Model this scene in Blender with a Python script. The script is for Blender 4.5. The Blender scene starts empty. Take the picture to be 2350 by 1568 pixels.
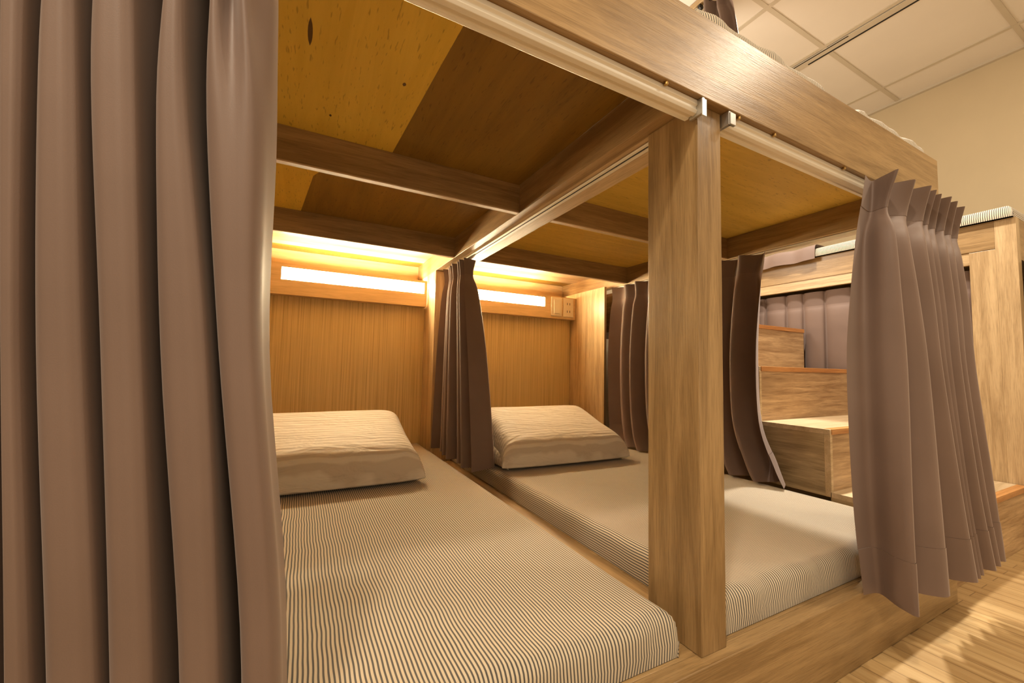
import bpy, bmesh, math, random
from mathutils import Vector, Matrix
random.seed(7)
SC = bpy.context.scene
COL = SC.collection

# ------------------------------------------------------------------ materials
def new_mat(name):
    m = bpy.data.materials.new(name); m.use_nodes = True
    nt = m.node_tree; b = nt.nodes['Principled BSDF']
    return m, nt, b
def N(nt, t, **kw):
    n = nt.nodes.new(t)
    for k, v in kw.items():
        if k in n.inputs.keys(): n.inputs[k].default_value = v
        else: setattr(n, k, v)
    return n
def ramp(nt, src, stops):
    r = nt.nodes.new('ShaderNodeValToRGB')
    e = r.color_ramp.elements
    while len(e) < len(stops): e.new(.5)
    for i, (p, c) in enumerate(stops):
        e[i].position = p; e[i].color = (*c, 1)
    nt.links.new(src, r.inputs['Fac']); return r
def mix(nt, fac, a, b, mode='MIX'):
    n = nt.nodes.new('ShaderNodeMix'); n.data_type = 'RGBA'; n.blend_type = mode
    for s, v in ((n.inputs[0], fac), (n.inputs[6], a), (n.inputs[7], b)):
        if hasattr(v, 'is_linked'): nt.links.new(v, s)
        elif isinstance(v, tuple): s.default_value = (*v, 1)
        else: s.default_value = v
    return n.outputs[2]
def math_(nt, op, a, b=None, c=None):
    n = nt.nodes.new('ShaderNodeMath'); n.operation = op
    for i, v in enumerate((a, b, c)):
        if v is None: continue
        if hasattr(v, 'is_linked'): nt.links.new(v, n.inputs[i])
        else: n.inputs[i].default_value = v
    return n.outputs[0]
def bump(nt, b, h, strength=.2, dist=.002):
    n = nt.nodes.new('ShaderNodeBump'); n.inputs['Strength'].default_value = strength
    n.inputs['Distance'].default_value = dist
    nt.links.new(h, n.inputs['Height']); nt.links.new(n.outputs[0], b.inputs['Normal'])

def wood(name, axis, lo, hi, streak=.5, rough=.34, bs=.3, scale=1.0, dash=True):
    m, nt, b = new_mat(name)
    tc = N(nt, 'ShaderNodeTexCoord')
    mp = N(nt, 'ShaderNodeMapping')
    s = {'x': (1, 14, 14), 'y': (14, 1, 14), 'z': (14, 14, 1)}[axis]
    mp.inputs['Scale'].default_value = tuple(v*scale for v in s)
    nt.links.new(tc.outputs['Object'], mp.inputs[0])
    n1 = N(nt, 'ShaderNodeTexNoise', Scale=2.2, Detail=6.0, Roughness=.62, Distortion=.6)
    nt.links.new(mp.outputs[0], n1.inputs['Vector'])
    mp2 = N(nt, 'ShaderNodeMapping')
    s2 = {'x': (9, 260, 260), 'y': (260, 9, 260), 'z': (260, 260, 9)}[axis]
    mp2.inputs['Scale'].default_value = s2
    nt.links.new(tc.outputs['Object'], mp2.inputs[0])
    n2 = N(nt, 'ShaderNodeTexNoise', Scale=1.6, Detail=3.0, Roughness=.6)
    nt.links.new(mp2.outputs[0], n2.inputs['Vector'])
    mid = tuple((a+c)/2 for a, c in zip(lo, hi))
    k = .18*(1-streak)
    r = ramp(nt, n1.outputs[0], [(.30+k, lo), (.5, mid), (.70-k, hi)])
    f2 = ramp(nt, n2.outputs[0], [(.36, (.62, .60, .58)), (.52, (1, 1, 1))])
    col = mix(nt, .55 if dash else .3, r.outputs[0], f2.outputs[0], 'MULTIPLY')
    nt.links.new(col, b.inputs['Base Color'])
    b.inputs['Roughness'].default_value = rough
    bump(nt, b, n2.outputs[0], bs, .0015)
    return m
OAK_LO, OAK_HI = (.250, .150, .060), (.385, .245, .108)
OAK = {a: wood('oak_laminate_'+a, a, OAK_LO, OAK_HI) for a in 'xyz'}
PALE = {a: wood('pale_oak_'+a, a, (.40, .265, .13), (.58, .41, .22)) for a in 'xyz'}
EDGE = wood('pale_edge_band', 'x', (.50, .35, .18), (.62, .45, .26), rough=.5)
EDGE_Y = wood('pale_edge_band_long', 'y', (.50, .35, .18), (.62, .45, .26), rough=.5)
ZEBRA = wood('streaky_step_laminate', 'x', (.27, .15, .065), (.60, .40, .21), streak=1.0, rough=.35, scale=1.6)
ZEBRA_Y = wood('streaky_step_laminate_side', 'y', (.28, .19, .09), (.50, .36, .19), streak=.8, rough=.4, scale=1.6)
TREAD = wood('orange_tread_edge', 'x', (.42, .17, .045), (.58, .27, .085), rough=.3)
TREADTOP = wood('pale_tread_top', 'x', (.50, .36, .20), (.62, .46, .28), rough=.3)

def headboard_mat():
    m, nt, b = new_mat('vertical_lined_board')
    tc = N(nt, 'ShaderNodeTexCoord'); mp = N(nt, 'ShaderNodeMapping')
    mp.inputs['Scale'].default_value = (130, 130, .9)
    nt.links.new(tc.outputs['Object'], mp.inputs[0])
    n1 = N(nt, 'ShaderNodeTexNoise', Scale=1.4, Detail=2.0, Roughness=.7)
    nt.links.new(mp.outputs[0], n1.inputs['Vector'])
    r = ramp(nt, n1.outputs[0], [(.33, (.48, .32, .11)), (.47, (.63, .44, .17)), (.7, (.73, .53, .23))])
    nt.links.new(r.outputs[0], b.inputs['Base Color']); b.inputs['Roughness'].default_value = .5
    bump(nt, b, n1.outputs[0], .15, .001)
    return m
HEADB = headboard_mat()
BOXW = wood('honey_board', 'x', (.56, .37, .165), (.68, .46, .225), dash=False, rough=.45)

def plywood(name, lo, hi, axis='y'):
    m, nt, b = new_mat(name)
    tc = N(nt, 'ShaderNodeTexCoord'); mp = N(nt, 'ShaderNodeMapping')
    mp.inputs['Scale'].default_value = (16, 1.3, 5) if axis == 'y' else (1.3, 16, 5)
    nt.links.new(tc.outputs['Object'], mp.inputs[0])
    n1 = N(nt, 'ShaderNodeTexNoise', Scale=1.5, Detail=8.0, Roughness=.6, Distortion=1.0)
    nt.links.new(mp.outputs[0], n1.inputs['Vector'])
    r = ramp(nt, n1.outputs[0], [(.3, lo), (.7, hi)])
    mp2 = N(nt, 'ShaderNodeMapping')
    mp2.inputs['Scale'].default_value = (230, 34, 10) if axis == 'y' else (34, 230, 10)
    nt.links.new(tc.outputs['Object'], mp2.inputs[0])
    n2 = N(nt, 'ShaderNodeTexNoise', Scale=1.0, Detail=1.0)
    nt.links.new(mp2.outputs[0], n2.inputs['Vector'])
    f = ramp(nt, n2.outputs[0], [(.27, (.5, .42, .35)), (.36, (1, 1, 1))])
    col = mix(nt, .6, r.outputs[0], f.outputs[0], 'MULTIPLY')
    nt.links.new(col, b.inputs['Base Color']); b.inputs['Roughness'].default_value = .5
    return m
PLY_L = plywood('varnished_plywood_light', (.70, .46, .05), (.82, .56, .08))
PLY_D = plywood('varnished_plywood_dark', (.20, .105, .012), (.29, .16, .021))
PLY_B = plywood('varnished_plywood_ochre', (.62, .41, .06), (.76, .52, .10), 'x')
KNOT = plywood('dark_knot', (.08, .035, .006), (.12, .055, .01))

def fabric(name, c1, c2, sheen=.2):
    m, nt, b = new_mat(name)
    tc = N(nt, 'ShaderNodeTexCoord')
    n = N(nt, 'ShaderNodeTexNoise', Scale=5.0, Detail=3.0)
    nt.links.new(tc.outputs['Object'], n.inputs['Vector'])
    r = ramp(nt, n.outputs[0], [(.3, c1), (.7, c2)])
    nt.links.new(r.outputs[0], b.inputs['Base Color'])
    b.inputs['Roughness'].default_value = .62
    b.inputs['Sheen Weight'].default_value = sheen
    b.inputs['Sheen Roughness'].default_value = .45
    b.inputs['Sheen Tint'].default_value = (1, .86, .78, 1)
    w = N(nt, 'ShaderNodeTexNoise', Scale=900.0, Detail=1.0)
    nt.links.new(tc.outputs['Object'], w.inputs['Vector'])
    bump(nt, b, w.outputs[0], .12, .0006)
    return m
CURT = fabric('mauve_blackout_cloth', (.160, .103, .078), (.192, .126, .098))
CURT_H = fabric('mauve_heading_cloth', (.145, .093, .071), (.172, .113, .088), .2)

def ticking():
    m, nt, b = new_mat('ticking_stripe_sheet')
    uv = N(nt, 'ShaderNodeUVMap'); sep = N(nt, 'ShaderNodeSeparateXYZ')
    nt.links.new(uv.outputs[0], sep.inputs[0])
    tc = N(nt, 'ShaderNodeTexCoord')
    nz = N(nt, 'ShaderNodeTexNoise', Scale=7.0, Detail=2.0)
    nt.links.new(tc.outputs['Object'], nz.inputs['Vector'])
    d = math_(nt, 'MULTIPLY', math_(nt, 'SUBTRACT', nz.outputs[0], .5), .011)
    u = math_(nt, 'ADD', sep.outputs[0], d)
    fr = math_(nt, 'FRACT', math_(nt, 'DIVIDE', u, .0068))
    tri = math_(nt, 'ABSOLUTE', math_(nt, 'SUBTRACT', fr, .5))
    r = ramp(nt, tri, [(.18, (.080, .070, .060)), (.245, (.60, .50, .36))])
    nt.links.new(r.outputs[0], b.inputs['Base Color'])
    b.inputs['Roughness'].default_value = .85
    b.inputs['Sheen Weight'].default_value = .15
    n2 = N(nt, 'ShaderNodeTexNoise', Scale=16.0, Detail=4.0)
    nt.links.new(tc.outputs['Object'], n2.inputs['Vector'])
    bump(nt, b, n2.outputs[0], .25, .006)
    return m
TICK = ticking()

def pillow_mat():
    m, nt, b = new_mat('satin_striped_cotton')
    uv = N(nt, 'ShaderNodeUVMap'); sep = N(nt, 'ShaderNodeSeparateXYZ')
    nt.links.new(uv.outputs[0], sep.inputs[0])
    tc = N(nt, 'ShaderNodeTexCoord')
    nz = N(nt, 'ShaderNodeTexNoise', Scale=6.0, Detail=2.0)
    nt.links.new(tc.outputs['Object'], nz.inputs['Vector'])
    d = math_(nt, 'MULTIPLY', math_(nt, 'SUBTRACT', nz.outputs[0], .5), .03)
    v = math_(nt, 'ADD', sep.outputs[1], d)
    fr = math_(nt, 'FRACT', math_(nt, 'DIVIDE', v, .024))
    tri = math_(nt, 'ABSOLUTE', math_(nt, 'SUBTRACT', fr, .5))
    r = ramp(nt, tri, [(.18, (.59, .49, .37)), (.32, (.74, .65, .52))])
    nt.links.new(r.outputs[0], b.inputs['Base Color'])
    b.inputs['Roughness'].default_value = .6
    b.inputs['Sheen Weight'].default_value = .2
    mp = N(nt, 'ShaderNodeMapping'); mp.inputs['Scale'].default_value = (5, 14, 14)
    mp.inputs['Rotation'].default_value = (0, 0, .25)
    nt.links.new(tc.outputs['Object'], mp.inputs[0])
    n2 = N(nt, 'ShaderNodeTexNoise', Scale=1.3, Detail=3.0, Distortion=1.2)
    nt.links.new(mp.outputs[0], n2.inputs['Vector'])
    h = math_(nt, 'ADD', math_(nt, 'MULTIPLY', n2.outputs[0], 1.0), math_(nt, 'MULTIPLY', tri, .12))
    bump(nt, b, h, .8, .014)
    return m
PILL = pillow_mat()

def plain(name, c, rough=.5, metal=0.0, spec=None):
    m, nt, b = new_mat(name)
    tc = N(nt, 'ShaderNodeTexCoord')
    n = N(nt, 'ShaderNodeTexNoise', Scale=3.0, Detail=3.0)
    nt.links.new(tc.outputs['Object'], n.inputs['Vector'])
    r = ramp(nt, n.outputs[0], [(.3, tuple(v*.95 for v in c)), (.7, c)])
    nt.links.new(r.outputs[0], b.inputs['Base Color'])
    b.inputs['Roughness'].default_value = rough; b.inputs['Metallic'].default_value = metal
    return m
TRACKM = plain('cream_painted_track', (.82, .75, .63), .28)
STEEL = plain('zinc_bracket', (.62, .62, .60), .3, .85)
BRASS = plain('brass_screw', (.45, .28, .09), .3, .9)
DARK = plain('dark_gap', (.012, .009, .007), .8)
PLATE = plain('cream_plastic_plate', (.66, .55, .38), .35)
ROCKER = plain('cream_rocker', (.72, .62, .45), .3)
WALLM = plain('cream_wall_paint', (.62, .515, .345), .85)
CEILM = plain('mineral_ceiling_tile', (.80, .74, .66), .9)
TBAR = plain('grey_tee_bar', (.60, .53, .42), .6)
BLACK = plain('black_glider', (.02, .016, .014), .5)
REFL = plain('reflector_board', (.62, .46, .28), .6)

def emit(name, c, s):
    m, nt, b = new_mat(name)
    b.inputs['Base Color'].default_value = (.8, .7, .5, 1)
    b.inputs['Emission Color'].default_value = (*c, 1)
    b.inputs['Emission Strength'].default_value = s
    return m
DIFF = emit('glowing_diffuser', (1, .81, .50), 125.0)
TUBE = emit('glowing_tube', (1, .80, .52), 230.0)

def floor_mat():
    m, nt, b = new_mat('bamboo_plank_floor')
    tc = N(nt, 'ShaderNodeTexCoord')
    mp = N(nt, 'ShaderNodeMapping'); mp.inputs['Scale'].default_value = (22, .8, 1)
    nt.links.new(tc.outputs['Object'], mp.inputs[0])
    n1 = N(nt, 'ShaderNodeTexNoise', Scale=1.6, Detail=6.0, Roughness=.6)
    nt.links.new(mp.outputs[0], n1.inputs['Vector'])
    r = ramp(nt, n1.outputs[0], [(.30, (.27, .155, .060)), (.45, (.46, .30, .13)), (.68, (.56, .39, .19))])
    br = N(nt, 'ShaderNodeTexBrick')
    mp2 = N(nt, 'ShaderNodeMapping'); mp2.inputs['Rotation'].default_value = (0, 0, math.pi/2)
    nt.links.new(tc.outputs['Object'], mp2.inputs[0]); nt.links.new(mp2.outputs[0], br.inputs['Vector'])
    br.inputs['Scale'].default_value = 1.0
    br.inputs['Brick Width'].default_value = .9; br.inputs['Row Height'].default_value = .055
    br.inputs['Mortar Size'].default_value = .0012; br.inputs['Mortar'].default_value = (.45, .42, .4, 1)
    br.inputs['Color1'].default_value = (1, 1, 1, 1); br.inputs['Color2'].default_value = (.80, .76, .72, 1)
    col = mix(nt, .9, r.outputs[0], br.outputs[0], 'MULTIPLY')
    nt.links.new(col, b.inputs['Base Color']); b.inputs['Roughness'].default_value = .38
    return m
FLOORM = floor_mat()

# ------------------------------------------------------------------ geometry helpers
def thing(name, label, cat, loc=(0, 0, 0), group=None):
    o = bpy.data.objects.new(name, None); COL.objects.link(o)
    o.location = loc; o.empty_display_size = .1
    o['label'] = label; o['category'] = cat
    if group: o['group'] = group
    return o
def tag(o, label, cat, group=None):
    o['label'] = label; o['category'] = cat
    if group: o['group'] = group
    return o
def root_loc(p):
    v = Vector((0, 0, 0))
    while p: v = v + p.location; p = p.parent
    return v
class MB:
    def __init__(s): s.v = []; s.f = []; s.uv = None
    def box(s, x0, x1, y0, y1, z0, z1):
        i = len(s.v)
        s.v += [(x0, y0, z0), (x1, y0, z0), (x1, y1, z0), (x0, y1, z0), (x0, y0, z1), (x1, y0, z1), (x1, y1, z1), (x0, y1, z1)]
        s.f += [tuple(i+k for k in q) for q in ((0, 3, 2, 1), (4, 5, 6, 7), (0, 1, 5, 4), (1, 2, 6, 5), (2, 3, 7, 6), (3, 0, 4, 7))]
        return s
    def prism(s, poly, a0, a1, axis):
        # poly: 2-D outline; axis x -> (y,z), y -> (x,z)
        i = len(s.v); n = len(poly)
        mk = (lambda a, p: (a, p[0], p[1])) if axis == 'x' else (lambda a, p: (p[0], a, p[1]))
        s.v += [mk(a0, p) for p in poly] + [mk(a1, p) for p in poly]
        for k in range(n): s.f.append((i+k, i+(k+1) % n, i+n+(k+1) % n, i+n+k))
        s.f.append(tuple(i+k for k in range(n))[::-1]); s.f.append(tuple(i+n+k for k in range(n)))
        return s
    def cyl(s, c, r, h, axis, seg=12):
        i = len(s.v)
        for e in (-h/2, h/2):
            for k in range(seg):
                a = 2*math.pi*k/seg; p = (r*math.cos(a), r*math.sin(a))
                q = {'x': (e, p[0], p[1]), 'y': (p[0], e, p[1]), 'z': (p[0], p[1], e)}[axis]
                s.v.append(tuple(c[j]+q[j] for j in range(3)))
        for k in range(seg): s.f.append((i+k, i+(k+1) % seg, i+seg+(k+1) % seg, i+seg+k))
        s.f.append(tuple(i+k for k in range(seg))); s.f.append(tuple(i+seg+k for k in range(seg)))
        return s
    def build(s, name, mat, parent=None, bevel=0, smooth=False):
        me = bpy.data.meshes.new(name)
        off = root_loc(parent) if parent else Vector((0, 0, 0))
        me.from_pydata([tuple(Vector(v)-off) for v in s.v], [], s.f)
        if s.uv:
            l = me.uv_layers.new(name='UVMap')
            for lp in me.loops: l.data[lp.index].uv = s.uv[lp.vertex_index]
        if not s.uv:
            b = bmesh.new(); b.from_mesh(me); bmesh.ops.recalc_face_normals(b, faces=b.faces); b.to_mesh(me); b.free()
        me.materials.append(mat)
        if smooth:
            for p in me.polygons: p.use_smooth = True
        o = bpy.data.objects.new(name, me); COL.objects.link(o)
        if parent: o.parent = parent
        if bevel:
            md = o.modifiers.new('Bevel', 'BEVEL'); md.width = bevel; md.segments = 2; md.limit_method = 'ANGLE'
        return o
def box(name, mat, parent, *b, bevel=.0015): return MB().box(*b).build(name, mat, parent, bevel)
def struct(o): o['kind'] = 'structure'; return o

def cat(p0, p1, p2, p3, t):
    return [.5*((2*b)+(-a+c)*t+(2*a-5*b+4*c-d)*t*t+(-a+3*b-3*c+d)*t**3) for a, b, c, d in zip(p0, p1, p2, p3)]
def spline(P, sub):
    out = []
    for i in range(len(P)-1):
        a = P[i-1] if i else P[0]; d = P[i+2] if i+2 < len(P) else P[-1]
        for k in range(sub): out.append(cat(a, P[i], P[i+1], d, k/sub))
    out.append(list(P[-1])); return out

def curtain(name, label, levels, group=None, su=6, sv=7, nh=1, hem=.1, parts=True):
    """levels: top-to-bottom list of cross-sections, each a list of (x,y,z)."""
    rows = [spline(l, su) for l in levels]
    cols = [spline([r[i] for r in rows], sv) for i in range(len(rows[0]))]
    grid = [[c[j] for c in cols] for j in range(len(cols[0]))]
    W = len(grid[0])
    cx = sum(p[0] for p in grid[-1])/W; cy = sum(p[1] for p in grid[-1])/W; cz = min(p[2] for p in grid[-1])
    t = thing(name, label, 'curtain', (cx, cy, cz), group)
    H = len(grid); h0 = nh*sv
    zt = grid[0][W//2][2]; zb = grid[-1][W//2][2]
    h1 = H-1
    if hem:
        h1 = max(j for j in range(H) if grid[j][W//2][2] >= zb+hem)
    def strip(a, b, nm, mat, off=0):
        mb = MB()
        for j in range(a, b+1):
            for i in range(W):
                p = Vector(grid[j][i])
                if off:
                    q0 = Vector(grid[j][max(0, i-1)]); q1 = Vector(grid[j][min(W-1, i+1)])
                    d = q1-q0; n = Vector((d.y, -d.x, 0))
                    if n.length > 1e-6: p = p+n.normalized()*off
                mb.v.append(tuple(p))
        for j in range(b-a):
            for i in range(W-1):
                k = j*W+i; mb.f.append((k, k+1, k+W+1, k+W))
        o = mb.build(nm, mat, t, smooth=True)
        return o
    if parts:
        strip(0, h0, 'heading', CURT_H, .0008)
        strip(h0, h1, 'cloth_panel', CURT)
        if hem: strip(h1, H-1, 'hem', CURT, .0012)
    else:
        strip(0, H-1, 'cloth_panel', CURT)
    return t

def pleat_levels(p0s, p1s, zs, amps, n, nrm, seed=0, jit=.25, puddle=None):
    """zig-zag cross-sections from p0 to p1 (x,y) at every z."""
    rnd = random.Random(seed)
    m = 2*n+1
    ja = [rnd.uniform(1-jit, 1+jit) for _ in range(m)]
    jt = [rnd.uniform(-jit, jit)*.5 for _ in range(m)]
    L = []
    for k, z in enumerate(zs):
        a = p0s[k]; b = p1s[k]; row = []
        for i in range(m):
            t = (i+(jt[i] if 0 < i < m-1 else 0))/(m-1)
            s = (1 if i % 2 else -1)*amps[k]*ja[i]
            x = a[0]+(b[0]-a[0])*t+nrm[0]*s; y = a[1]+(b[1]-a[1])*t+nrm[1]*s
            row.append((x, y, z))
        L.append(row)
    return L

# ------------------------------------------------------------------ dimensions (metres)
ZB, ZT, ZD = 1.259, 1.434, 1.362       # beam bottom / beam top / deck underside
BT = .1674                             # platform top
XL, XR = -1.20, 1.17                   # frame ends
YH, YBOX, YW = 1.95, 1.886, 2.14       # headboard, light box front, back board
XC0, XC1 = -.031, .111                 # central beam

# ------------------------------------------------------------------ setting
fl = MB(); fl.v = [(-4, -3.2, 0), (3.17, -3.2, 0), (3.17, 2.6, 0), (-4, 2.6, 0)]; fl.f = [(0, 1, 2, 3)]
struct(fl.build('floor', FLOORM))
struct(MB().box(-4, 3.2, -3.2, 2.6, 2.75, 2.80).build('ceiling', CEILM))
struct(MB().box(3.16, 3.22, -3.2, 2.6, 0, 2.75).build('wall_right', WALLM))
struct(MB().box(-4, 3.2, 2.5, 2.56, 0, 2.75).build('wall_back', WALLM))
tb = MB()
for x in (-1.05, -.41, .23, .88, 1.522, 2.10, 2.872): tb.box(x-.012, x+.012, -3.2, 2.5, 2.744, 2.751)
for y in (-2.33, -1.72, -1.10, -.485, .13, .742, 1.36, 1.97): tb.box(-4, 3.16, y-.012, y+.012, 2.7445, 2.751)
struct(tb.build('trim_1', TBAR))
struct(MB().box(3.135, 3.16, -3.2, 2.5, 2.735, 2.751).build('trim_2', TBAR))
vent = thing('air_slot', 'thin dark linear air slot in the tiled ceiling above the far mattress', 'air vent', (2.15, .2, 2.744))
box('slot_frame', TBAR, vent, 2.118, 2.182, -.9, .95, 2.740, 2.7445, bevel=.001)
box('slot_gap', DARK, vent, 2.165, 2.176, .30, .86, 2.7385, 2.7402, bevel=0)
box('slot_gap', DARK, vent, 2.121, 2.128, .62, .95, 2.7385, 2.7402, bevel=0)

# ------------------------------------------------------------------ main bunk frame
bf = thing('bunk_bed_frame', 'large oak-laminate bunk frame with two open lower bays and a central post', 'bunk bed', (0, 1.0, 0))
box('platform', OAK['x'], bf, XL, XR, .034, YW, 0, BT-.0005)
box('front_rail', OAK['x'], bf, XL, XR, 0, .034, 0, BT, bevel=.002)
box('center_board', OAK['y'], bf, -.030, .090, .155, 1.73, BT-.004, BT+.002)
box('front_beam', OAK['x'], bf, XL, XR, 0, .058, ZB, ZT, bevel=.002)
EB = MB().box(XL, XR, .0475, .0585, ZB-.004, ZB+.006).build('beam_underside_strip', BOXW, bf)
po = box('center_post', OAK['z'], bf, 0, .073, .02, .153, BT, ZB, bevel=.0015)
box('left_post', OAK['z'], bf, XL, XL+.06, .02, .153, BT, ZB)
box('end_partition', OAK['z'], bf, XL, XL+.03, .153, YW, BT, ZB)
# central beam: two boards meeting in a seam
box('center_beam', OAK['y'], bf, XC0, .0045, .058, YW, ZB, ZD, bevel=.001)
box('center_beam', EDGE_Y, bf, .0055, XC1, .058, YW, ZB+.0015, ZD, bevel=.001)
for x0, x1 in ((XL, XC0), (XC1, 1.125)):
    for y in (.73, 1.417):
        j = box('joist', OAK['x'], bf, x0, x1, y, y+.02, ZB+.003, ZD, bevel=.001)
        box('edge_band', EDGE, j, x0, x1, y-.0003, y+.0203, ZB+.0005, ZB+.0045, bevel=0)
box('end_beam', OAK['y'], bf, 1.125, XR, .058, YW, ZB, ZT, bevel=.002)
box('end_beam_edge', EDGE_Y, bf, 1.126, XR-.001, .06, YW, ZB-.003, ZB+.002, bevel=0)
# decks (underside of the upper bunks)
def quad_slab(name, mat, pts, z0, z1):
    mb = MB(); n = len(pts)
    mb.v = [(x, y, z0) for x, y in pts]+[(x, y, z1) for x, y in pts]
    for k in range(n): mb.f.append((k, (k+1) % n, n+(k+1) % n, n+k))
    mb.f.append(tuple(range(n))[::-1]); mb.f.append(tuple(range(n, 2*n)))
    return mb.build(name, mat, bf)
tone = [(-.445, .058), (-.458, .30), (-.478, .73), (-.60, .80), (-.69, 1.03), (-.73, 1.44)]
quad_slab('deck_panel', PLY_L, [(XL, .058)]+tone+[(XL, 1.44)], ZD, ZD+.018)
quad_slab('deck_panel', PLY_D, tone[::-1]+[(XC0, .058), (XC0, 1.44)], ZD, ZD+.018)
quad_slab('deck_panel', PALE['x'], [(XL, 1.44), (XC0, 1.44), (XC0, 2.02), (XL, 2.02)], ZD, ZD+.018)  # paler board: the lamp's bright strip on the deck is put into the colour
quad_slab('deck_panel', PLY_D, [(XL, 2.02), (XC0, 2.02), (XC0, YW), (XL, YW)], ZD, ZD+.018)  # darker board: shade behind the lamp reflector is put into the colour
quad_slab('deck_panel', PLY_B, [(XC1, .058), (1.125, .058), (1.125, 1.44), (XC1, 1.44)], ZD, ZD+.018)
quad_slab('deck_panel', PALE['x'], [(XC1, 1.44), (1.125, 1.44), (1.125, 2.02), (XC1, 2.02)], ZD, ZD+.018)  # right bay: lamp-lit strip likewise given as a paler colour
quad_slab('deck_panel', PLY_D, [(XC1, 2.02), (1.125, 2.02), (1.125, YW), (XC1, YW)], ZD, ZD+.018)  # right bay: shade beyond the reflector likewise given as a darker colour
def blob(name, cx, cy, rx, ry):
    mb = MB(); n = 16
    mb.v = [(cx+rx*math.cos(2*math.pi*k/n), cy+ry*math.sin(2*math.pi*k/n)*(1 if abs(math.sin(2*math.pi*k/n)) < .98 else 1.15), ZD-.0004) for k in range(n)]
    mb.f = [tuple(range(n))]; return mb.build(name, KNOT, bf)
blob('knot', -.713, .345, .0045, .034); blob('knot', -.515, .405, .004, .006); blob('knot', -.66, .62, .003, .005)
# head end
box('headboard', HEADB, bf, XL+.03, XC0, YH, YH+.018, BT, 1.10)
box('headboard', HEADB, bf, .092, 1.07, YH, YH+.018, BT, 1.10)
box('head_post', PALE['z'], bf, XC0, .092, 1.735, YW, BT, ZB)
box('back_board', BOXW, bf, XL, XR, YW, YW+.02, BT, ZD)
box('end_panel', PALE['z'], bf, 1.072, 1.090, 1.57, YW, BT, ZB)
for x, y in ((-.105, .022), (.115, .012), (.245, .012), (.56, .012)):
    MB().cyl((x, .006, ZB-.003), .004, .006, 'z').build('screw', BRASS, bf)

# ------------------------------------------------------------------ lamp boxes at the head end
def lamp_box(label, x0, x1, d0, d1):
    t = thing('reading_lamp_box', label, 'lamp', ((x0+x1)/2, YBOX, 1.065), 'glowing lamp boxes over the headboards')
    z0, z1, s0, s1 = 1.064, 1.222, 1.143, 1.208
    f = MB().box(x0, x1, YBOX, YBOX+.016, z0, s0).box(x0, x1, YBOX, YBOX+.016, s1, z1)
    f.box(x0, d0, YBOX, YBOX+.016, s0, s1).box(d1, x1, YBOX, YBOX+.016, s0, s1)
    f.build('front_board', BOXW, t)
    box('bottom_board', BOXW, t, x0, x1, YBOX+.016, YH-.001, z0, z0+.014)
    box('diffuser', DIFF, t, d0-.004, d1+.004, YBOX+.010, YBOX+.014, s0-.004, s1+.004, bevel=0)
    MB().cyl(((d0+d1)/2, YBOX+.105, 1.212), .009, d1-d0, 'x', 10).build('lamp_tube', TUBE, t)
    box('reflector', REFL, t, x0, x1, YBOX+.116, YBOX+.122, 1.10, 1.246, bevel=0)
    return t
lamp_box('glowing lamp box above the left pillow with a long white light slot', XL+.032, XC0-.006, -.808, -.054)
lamp_box('glowing lamp box above the right pillow, switch plates at its right end', XC1+.004, 1.066, .135, .806)

def switch(x0, label):
    t = thing('light_switch', label, 'light switch', (x0+.045, YBOX, 1.08))
    box('plate', PLATE, t, x0, x0+.092, YBOX-.008, YBOX, 1.080, 1.216, bevel=.004)
    box('rocker', ROCKER, t, x0+.022, x0+.070, YBOX-.012, YBOX-.007, 1.098, 1.198, bevel=.002)
    return t
switch(.853, 'cream rocker switch plate beside the right light slot')
switch(-.957, 'cream switch plate at the left end of the left light slot, mostly behind the curtain')
t = thing('power_socket', 'cream power socket plate at the right end of the lamp box', 'socket', (1.0, YBOX, 1.08))
box('plate', PLATE, t, .957, 1.045, YBOX-.008, YBOX, 1.080, 1.216, bevel=.004)
for z in (1.120, 1.175):
    MB().box(.988, .992, YBOX-.0088, YBOX-.0078, z-.008, z+.008).box(1.010, 1.014, YBOX-.0088, YBOX-.0078, z-.008, z+.008).build('socket_slots', DARK, t)

# ------------------------------------------------------------------ curtain tracks
def track_x(label, x0, x1, end):
    t = thing('curtain_track', label, 'curtain rail', ((x0+x1)/2, .03, ZB-.028), 'curtain rails under the front beam')
    y0, y1, z = .012, .046, ZB-.0005
    prof = [(y0, z), (y0-.001, z-.010), (y0+.003, z-.013), (y0+.003, z-.018), (y0, z-.021), (y0+.003, z-.027), (y0+.011, z-.029), (y0+.013, z-.026),
            (y0+.020, z-.026), (y0+.022, z-.029), (y1-.003, z-.028), (y1, z-.022), (y1, z)]
    MB().prism(prof, x0, x1, 'x').build('rail', TRACKM, t, .0008)
    if end == 'r':
        MB().box(x1, x1+.007, y0-.012, y1-.014, z-.033, z+.0).box(x1-.004, x1+.010, y0-.014, y0-.012, z-.040, z-.004).build('end_bracket', STEEL, t, .001)
    else:
        MB().box(x0-.003, x0+.006, y0-.010, y1-.010, z-.030, z).box(x0-.002, x0+.016, y0-.013, y0-.006, z-.030, z-.004).build('end_bracket', STEEL, t, .001)
    return t
track_x('cream curtain rail left of the central post under the long beam', XL+.065, -.009, 'r')
track_x('cream curtain rail right of the central post under the long beam', .079, XR-.04, 'l')
t = thing('curtain_track', 'recessed two-groove curtain rail along the underside of the central beam', 'curtain rail', (.04, .9, ZB))
MB().box(.020, .0285, .155, 1.73, ZB-.005, ZB-.0006).box(.0355, .046, .155, 1.73, ZB-.005, ZB-.0006).build('rail', TRACKM, t, .0008)
MB().box(.0285, .0355, .155, 1.73, ZB-.002, ZB-.0006).box(.046, .050, .155, 1.73, ZB-.002, ZB-.0006).build('groove', DARK, t)
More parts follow.
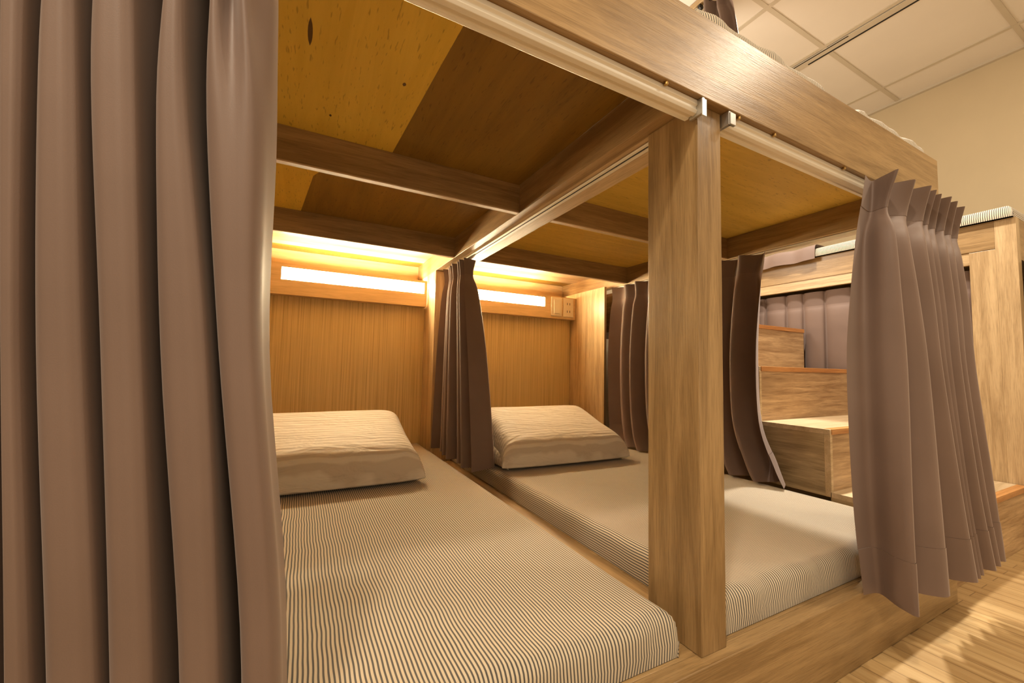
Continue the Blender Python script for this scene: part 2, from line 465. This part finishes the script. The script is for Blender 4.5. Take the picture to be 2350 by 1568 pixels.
t = thing('curtain_track', 'cream curtain rail under the right end beam', 'curtain rail', (1.15, .8, ZB-.02))
MB().box(1.134, 1.156, .16, 1.55, ZB-.018, ZB-.004).build('rail', TRACKM, t, .002)

# ------------------------------------------------------------------ mattresses
def mattress(name, label, x0, x1, y0, y1, z0, T, seed, lump=.004, group=None, sag=0):
    rnd = random.Random(seed); R = .028
    def prof(a0, a1, nflat):
        P = []; L = 0
        pts = [(a0, 0.0), (a0-.003, .35), (a0, (T-R)/T)]
        for k in range(1, 6):
            th = math.pi/2*k/5; pts.append((a0+R-R*math.cos(th), (T-R+R*math.sin(th))/T))
        for k in range(1, nflat): pts.append((a0+R+(a1-a0-2*R)*k/nflat, 1.0))
        for k in range(0, 6):
            th = math.pi/2*k/5; pts.append((a1-R+R*math.sin(th), (T-R+R*math.cos(th))/T))
        pts += [(a1+.003, .35), (a1, 0.0)]
        s = [0]
        for p, q in zip(pts, pts[1:]): s.append(s[-1]+math.hypot(q[0]-p[0], (q[1]-p[1])*T))
        return pts, s
    PX, SX = prof(x0, x1, 40); PY, SY = prof(y0, y1, 60)
    ph = [(rnd.uniform(3, 9), rnd.uniform(2, 7), rnd.uniform(0, 6.28)) for _ in range(6)]
    mb = MB(); mb.uv = []
    for (y, hy), sy in zip(PY, SY):
        for (x, hx), sx in zip(PX, SX):
            h = min(hx, hy)
            w = sum(math.sin(a*x+b*y+c) for a, b, c in ph)/6
            w2 = math.sin(23*x+7*y+seed)*math.exp(-((y-y0)/.12)**2)
            z = z0+T*h+lump*(w+.7*w2)*h - sag*h*math.exp(-((x-.615)/.10)**4)*math.exp(-((y-y0)/.4)**2)
            yy = y+(.004*math.sin(31*x+seed)+.003*math.sin(57*x))*math.exp(-((y-y0)/.05)**2)*h
            mb.v.append((x, yy, z)); mb.uv.append((sx, sy))
    W = len(PX)
    for j in range(len(PY)-1):
        for i in range(W-1):
            k = j*W+i; mb.f.append((k, k+1, k+W+1, k+W))
    o = mb.build(name, TICK, None, smooth=True)
    return tag(o, label, 'mattress', group)
mattress('mattress', 'left lower mattress in striped ticking sheet, wide in the foreground', -1.132, -.040, .042, 1.94, BT+.001, .080, 3, .005)
mattress('mattress', 'right lower mattress in striped ticking sheet behind the central post', .100, 1.062, .042, 1.94, BT+.001, .080, 5, .004)
mattress('mattress', 'upper striped mattress, only its edge showing above the long front beam', .02, 1.165, .03, 1.95, ZT+.001, .070, 8, .002, None, .040)

# ------------------------------------------------------------------ pillows
def pillow(label, cx, y0, w, d, hf, hb, zb, seed, flap=False, rot=0):
    rnd = random.Random(seed)
    t = thing('pillow', label, 'pillow', (cx, y0+d/2, zb))
    n, m = 44, 32
    ph = [(rnd.uniform(-14, 14), rnd.uniform(6, 26), rnd.uniform(0, 6.28)) for _ in range(7)]
    mb = MB(); mb.uv = []
    def P(s, q, top):
        e = max(0.0, (1-abs(s)**14))**.34*max(0.0, (1-abs(q)**13))**.36
        pinch = 1+.05*(abs(s)*abs(q))**7
        tt = (q+1)/2
        x = cx+s*w/2*pinch*(1-.02*(1-abs(q))) ; y = y0+d*tt+(.012*(abs(s)**4-.6) if q < 0 else -.010*abs(s)**4)
        H = hf+(hb-hf)*tt**.9
        lift = .004+.045*max(0, tt-.3)
        wr = sum(math.sin(a*x+b*y*1.3+c) for a, b, c in ph)/7*.0045*e
        if top: z = zb+.012+(H-.012)*e+wr
        else: z = zb+.012-.010*e
        c, sn = math.cos(rot), math.sin(rot)
        dx, dy = x-cx, y-(y0+d/2)
        return (cx+dx*c-dy*sn, y0+d/2+dx*sn+dy*c, z)
    for top in (True, False):
        i0 = len(mb.v)
        for j in range(m+1):
            for i in range(n+1):
                s = math.sin(math.pi/2*(2*i/n-1)); q = math.sin(math.pi/2*(2*j/m-1))
                mb.v.append(P(s, q, top)); mb.uv.append((s*w/2, q*d*.62))
        for j in range(m):
            for i in range(n):
                k = i0+j*(n+1)+i
                q4 = (k, k+1, k+n+2, k+n+1)
                mb.f.append(q4 if top else q4[::-1])
    o = mb.build('pillowcase', PILL, t, smooth=True)
    if flap:   # open end of the case: a turned hem on the left side
        fb = MB(); fb.uv = []
        for j in range(9):
            v = j/8
            for i in range(7):
                u = i/6
                x = cx-w/2-.010*math.sin(math.pi*u)+.010; y = y0+.012+u*(d-.05)*(.96)
                z = zb+.004+(hf*.55+(hb-hf)*u*.75)*v*(.55+.45*u)
                fb.v.append((x-.012*math.sin(math.pi*v), y, z)); fb.uv.append((x, y))
        for j in range(8):
            for i in range(6): k = j*7+i; fb.f.append((k, k+1, k+8, k+7))
        f = fb.build('open_flap', PILL, t, smooth=True)
        md = f.modifiers.new('S', 'SOLIDIFY'); md.thickness = .003
    return t
pillow('white cotton pillow propped on the left lower mattress under the left lamp', -.60, 1.075, .69, .42, .122, .258, .256, 11)
pillow('white satin-striped pillow on the right lower mattress, its open flap facing the curtain', .475, 1.085, .69, .42, .112, .256, .256, 12, True, -.03)

# ------------------------------------------------------------------ curtains of the main bunk
def left_front():
    data = [(1.225, [(-.948, -.928), (-.922, -.9), (-.892, -.86), (-.841, -.823), (-.807, -.768)], -.749),
            (1.150, [(-.942, -.922), (-.916, -.894), (-.886, -.855), (-.836, -.819), (-.803, -.766)], -.744),
            (1.080, [(-.938, -.918), (-.912, -.890), (-.882, -.851), (-.832, -.815), (-.799, -.761)], -.741),
            (.95, [(-.929, -.912), (-.909, -.880), (-.877, -.841), (-.832, -.805), (-.795, -.745)], -.736),
            (.72, [(-.912, -.898), (-.895, -.861), (-.856, -.823), (-.816, -.776), (-.772, -.734)], -.731),
            (.45, [(-.892, -.874), (-.871, -.835), (-.833, -.799), (-.787, -.752), (-.740, -.704)], -.701),
            (.20, [(-.874, -.856), (-.853, -.818), (-.816, -.783), (-.771, -.737), (-.725, -.690)], -.688)]
    L = []
    for z, cols, end in data:
        extra = []
        x = cols[0][0]
        for k in range(3): extra.insert(0, (x-.044, x-.006)); x -= .046
        cs = extra+cols; row = [(cs[0][0]-.01, .02, z)]
        for k, (a, b) in enumerate(cs):
            w = b-a
            rec = {1.225: .045, 1.150: .042, 1.080: .030, .95: .004}.get(z, 0) if k == len(cs)-1 else 0
            row += [(a+.001, -.030, z), (a+w*.20, -.052, z), (a+w*.5, -.056+rec, z), (a+w*.80, -.054, z), (b, -.034, z)]
            nx = cs[k+1][0] if k+1 < len(cs) else end
            if k+1 < len(cs): row.append(((b+nx)/2, .004 if z > 1.2 else (.03 if z > 1.1 else (.075 if z > .4 else .03)), z))
        row.append((end-.004, -.004, z)); row.append((end, .030, z))
        L.append(row)
    return L
curtain('curtain', 'tall mauve-brown curtain in deep folds at the left edge, closest to the viewer', left_front(), su=4, sv=6)

def right_front():
    data = [(1.228, .581, -.03, -.085, [.615, .726, .806, .853, .899, .947, 1.006, 1.075], .62),
            (1.140, .552, -.03, -.060, [.618, .738, .821, .868, .929, .971, 1.037, 1.099], .45),
            (1.060, .524, -.03, -.085, [.584, .675, .755, .806, .856, .901, .965, 1.032], .55),
            (.900, .495, -.025, -.092, [.585, .700, .770, .818, .868, .912, .970, 1.048], .6),
            (.720, .479, -.02, -.095, [.593, .729, .793, .837, .882, .926, .978, 1.063], .6),
            (.400, .508, -.012, -.100, [.575, .749, .864, .901, .936, .992, 1.051, 1.135], .6),
            (.168, .557, -.006, -.105, [.566, .755, .921, .957, .994, 1.064, 1.119, 1.177], .6)]
    L = []
    for li, (z, xs, ys, yo, tips, f) in enumerate(data):
        row = [(xs, ys, z)]
        yi = -.028 if li > 1 else -.030
        row.append((xs+.045+.3*(tips[0]-xs), yi+.008, z))
        for k, x in enumerate(tips):
            px, py = row[-1][0], row[-1][1]; g = 1.0 if li > 1 else 0.0
            row.append(((px+x)/2-.014*g, (py+yo)/2-.007*g, z))
            o = .004*math.sin(k*2.1)
            row.append((x, yo+o, z))
            if k+1 < len(tips):
                d = tips[k+1]-x
                row.append((x+d*f, yi+.004*math.cos(k*1.7), z))
        row.append((tips[-1]+.010, (yo+yi)/2, z)); row.append((tips[-1]-.004, yi, z))
        L.append(row)
    return L
curtain('curtain', 'mauve-brown pinch-pleated curtain gathered at the right end of the long front beam', right_front(), su=5, sv=7)

curtain('curtain', 'narrow dark brown curtain gathered between the two lower mattresses', pleat_levels(
    [(.034, 1.37), (.034, 1.375), (.033, 1.33), (.032, 1.24), (.030, 1.15), (.028, 1.12)],
    [(.030, 1.66), (.030, 1.66), (.030, 1.66), (.028, 1.66), (.028, 1.67), (.028, 1.68)],
    [1.253, 1.175, 1.08, .80, .42, .258], [.040, .030, .045, .058, .066, .068], 6, (1, 0), 21), su=6, sv=6)
curtain('curtain', 'brown curtain half drawn along the right end beam, its hem on the right mattress', pleat_levels(
    [(1.10, .515), (1.10, .53), (1.09, .53), (1.085, .545), (1.075, .53), (1.06, .46), (1.045, .42)],
    [(1.11, 1.51), (1.11, 1.51), (1.11, 1.515), (1.105, 1.52), (1.095, 1.50), (1.08, 1.46), (1.06, 1.42)],
    [1.245, 1.165, 1.07, .80, .50, .33, .258], [.030, .022, .036, .044, .046, .052, .045], 9, (1, 0), 33, .35), su=6, sv=6)
t = thing('curtain_track', 'pale ceiling curtain rail above the upper bunk', 'curtain rail', (1.15, .9, 2.71))
MB().box(1.135, 1.165, .45, 2.1, 2.712, 2.745).build('rail', PALE['y'], t, .003)
for k in range(6):
    MB().cyl((1.15, .72+.055*k, 2.700), .016, .012, 'y', 10).build('glider', BLACK, t)
curtain('curtain', 'mauve curtain hanging over the upper bunk just below the tiled ceiling', pleat_levels(
    [(1.15, .70), (1.15, .70), (1.15, .67), (1.15, .62), (1.15, .58)], [(1.15, 1.06)]*5,
    [2.69, 2.61, 2.50, 2.1, 1.53], [.030, .024, .036, .045, .05], 5, (1, 0), 41), su=5, sv=5)

# ------------------------------------------------------------------ staircase between the bunks
st = thing('staircase', 'streaky wood-laminate steps with orange tread edges between the two bunks', 'stairs', (1.63, .6, 0))
SX0, SX1 = 1.1715, 2.095
ys = [.03, .335, .61, .885, 1.16]; zs = [.247, .490, .738, .986, 1.232]
for k in range(5):
    y1 = ys[k+1] if k < 4 else YW
    z0 = 0
    s = box('step', ZEBRA, st, SX0+.016, SX1, ys[k]+.006, YW if k == 4 else y1+.005, 0 if k == 0 else zs[k-1]-.02, zs[k]-.020, bevel=.001)
    box('side_panel', ZEBRA_Y, s, SX0, SX0+.016, ys[k]+.024, YW if k == 4 else y1+.005, 0 if k == 0 else zs[k-1]-.02, zs[k]-.020, bevel=.001)
    box('corner_strip', EDGE, s, SX0, SX0+.016, ys[k]+.002, ys[k]+.024, 0 if k == 0 else zs[k-1]-.02, zs[k]-.020, bevel=.001)
    tr = box('tread', TREADTOP, st, SX0, SX1, ys[k]+.003, YW if k == 4 else y1+.006, zs[k]-.020, zs[k], bevel=.001)
    box('tread_edge', TREAD, tr, SX0+.012, SX1, ys[k], ys[k]+.030, zs[k]-.021, zs[k]+.0008, bevel=.001)
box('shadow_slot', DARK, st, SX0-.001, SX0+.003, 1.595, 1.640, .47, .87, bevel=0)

# ------------------------------------------------------------------ second bunk beyond the stairs
b2 = thing('bunk_bed_frame', 'second oak bunk frame beyond the stairs, its beam running toward the far wall', 'bunk bed', (2.6, 1.0, 0))
X2 = 2.10
box('side_beam', OAK['y'], b2, X2, X2+.03, .085, YW, 1.300, 1.430, bevel=.001)
box('side_beam', PALE['y'], b2, X2+.004, X2+.03, .155, YW, 1.240, 1.300, bevel=.001)
pm = MB().box(X2, X2+.05, .02, .085, .0, 1.430).box(X2, X2+.05, .085, .168, .0, 1.298)
pm.build('corner_post', PALE['z'], b2, .0012)
box('front_beam', OAK['x'], b2, X2+.05, 3.15, .02, .05, 1.24, 1.43)
box('deck', OAK['x'], b2, X2+.03, 3.15, .05, YW, 1.30, 1.36)
box('platform', OAK['x'], b2, X2+.05, 3.15, .06, YW, 0, BT)
mo = mattress('mattress', 'white striped mattress on top of the second bunk beyond the stairs', -.02, 2.1, -.97, 0, 1.431, .056, 9, .004)
mo.rotation_euler = (0, 0, math.pi/2); mo.location = (2.078+.002, .045, 0)
t = thing('curtain_track', 'dark curtain rail under the beam of the second bunk', 'curtain rail', (2.15, 1, 1.21))
box('rail', BLACK, t, X2+.034, X2+.05, .17, 2.05, 1.262, 1.296, bevel=.001)
def box_pleats():
    L = []
    for z, a in ((1.222, .016), (1.135, .010), (1.06, .020), (.7, .024), (.25, .026)):
        row = []; y = .17; k = 0
        while y < 1.98:
            w = .118+.02*math.sin(k*1.9)
            row += [(2.155, y, z), (2.152-a*.7, y+.010, z), (2.150-a, y+w*.35, z), (2.150-a, y+w*.7, z), (2.152-a*.7, y+w-.010, z)]
            y += w+.004; k += 1
        row.append((2.155, y, z)); L.append(row)
    return L
curtain('curtain', 'flat box-pleated mauve curtain hanging behind the stairs under the second bunk', box_pleats(), su=3, sv=5)
curtain('curtain', 'mauve curtain closing the front of the second bunk at the right edge', pleat_levels(
    [(2.16, .005)]*4, [(2.95, .005)]*4, [1.235, 1.16, .8, .25], [.012, .008, .015, .016], 8, (0, 1), 51), su=5, sv=4)
bl = []
for x, z in ((2.42, 1.496), (2.25, 1.497), (2.12, 1.497), (2.074, 1.490), (2.062, 1.455), (2.060, 1.404)):
    bl.append([(x-.006*math.sin(k*2.2), .80+.06*k, z+.008+.003*math.cos(k*1.7)) for k in range(8)])
cl = curtain('draped_cloth', 'folded mauve cloth draped over the mattress edge of the second bunk', bl, su=4, sv=4, hem=0, parts=False)
cl['category'] = 'cloth'

# ------------------------------------------------------------------ lights
def lamp(name, loc, power, size, col=(1, .86, .66)):
    l = bpy.data.lights.new(name, 'AREA'); l.shape = 'DISK'; l.size = size; l.energy = power; l.color = col
    o = bpy.data.objects.new(name, l); o.location = loc; COL.objects.link(o); return o
lamp('ceiling_downlight', (-1.16, -.72, 2.70), 34, .14)
lamp('ceiling_downlight', (1.60, -.80, 2.70), 20, .14)
def spot(loc, power, ang, col, aim):
    l = bpy.data.lights.new('ceiling_spot', 'SPOT'); l.energy = power; l.color = col; l.shadow_soft_size = .07
    l.spot_size = math.radians(ang); l.spot_blend = .35
    o = bpy.data.objects.new('ceiling_spot', l); o.location = loc; o.rotation_euler = (Vector(aim)-Vector(loc)).to_track_quat('-Z', 'Y').to_euler(); COL.objects.link(o)
spot((1.90, .63, 2.70), 330, 28, (1, .94, .83), (.90, .45, .25))
def fill_panel(loc, power):  # added soft overhead fill, standing in for light bounced off the ceiling
    l = bpy.data.lights.new('overhead_fill', 'AREA'); l.shape = 'RECTANGLE'; l.size = 1.2; l.size_y = .6; l.energy = power; l.color = (1, .85, .63)
    o = bpy.data.objects.new('overhead_fill', l); o.location = loc; COL.objects.link(o)
fill_panel((-.95, -1.25, 2.735), 25); fill_panel((1.5, -1.6, 2.735), 17)
spot((1.28, .60, 2.70), 215, 100, (1, .92, .80), (1.55, .55, 0))
l = bpy.data.lights.new('upper_fill', 'POINT'); l.energy = 58; l.color = (1, .88, .72); l.shadow_soft_size = .25  # added unseen fill that brightens the ceiling and right wall
o = bpy.data.objects.new('upper_fill', l); o.location = (.62, 1.55, 1.95); COL.objects.link(o)
w = bpy.data.worlds.new('room_ambient'); SC.world = w; w.use_nodes = True
bg = w.node_tree.nodes['Background']; bg.inputs[0].default_value = (1, .80, .55, 1); bg.inputs[1].default_value = .82

# ------------------------------------------------------------------ camera
R = ((0.88675271, -0.46174493, 0.0214767), (0.04883071, 0.0473721, -0.99768304), (0.45965768, 0.88574686, 0.06455467))
cd = bpy.data.cameras.new('camera'); co = bpy.data.objects.new('camera', cd); COL.objects.link(co)
M = Matrix(((R[0][0], -R[1][0], -R[2][0]), (R[0][1], -R[1][1], -R[2][1]), (R[0][2], -R[1][2], -R[2][2])))
co.matrix_world = Matrix.Translation((-0.69876, -0.52218, 0.7074)) @ M.to_4x4()
cd.sensor_width = 36; cd.lens = 932.618/2350*36; cd.clip_start = .01
SC.camera = co
SC.view_settings.view_transform = 'Standard'
SC.view_settings.look = 'None'
SC.view_settings.exposure = 0
SC.cycles.use_denoising = True
SC.cycles.max_bounces = 8
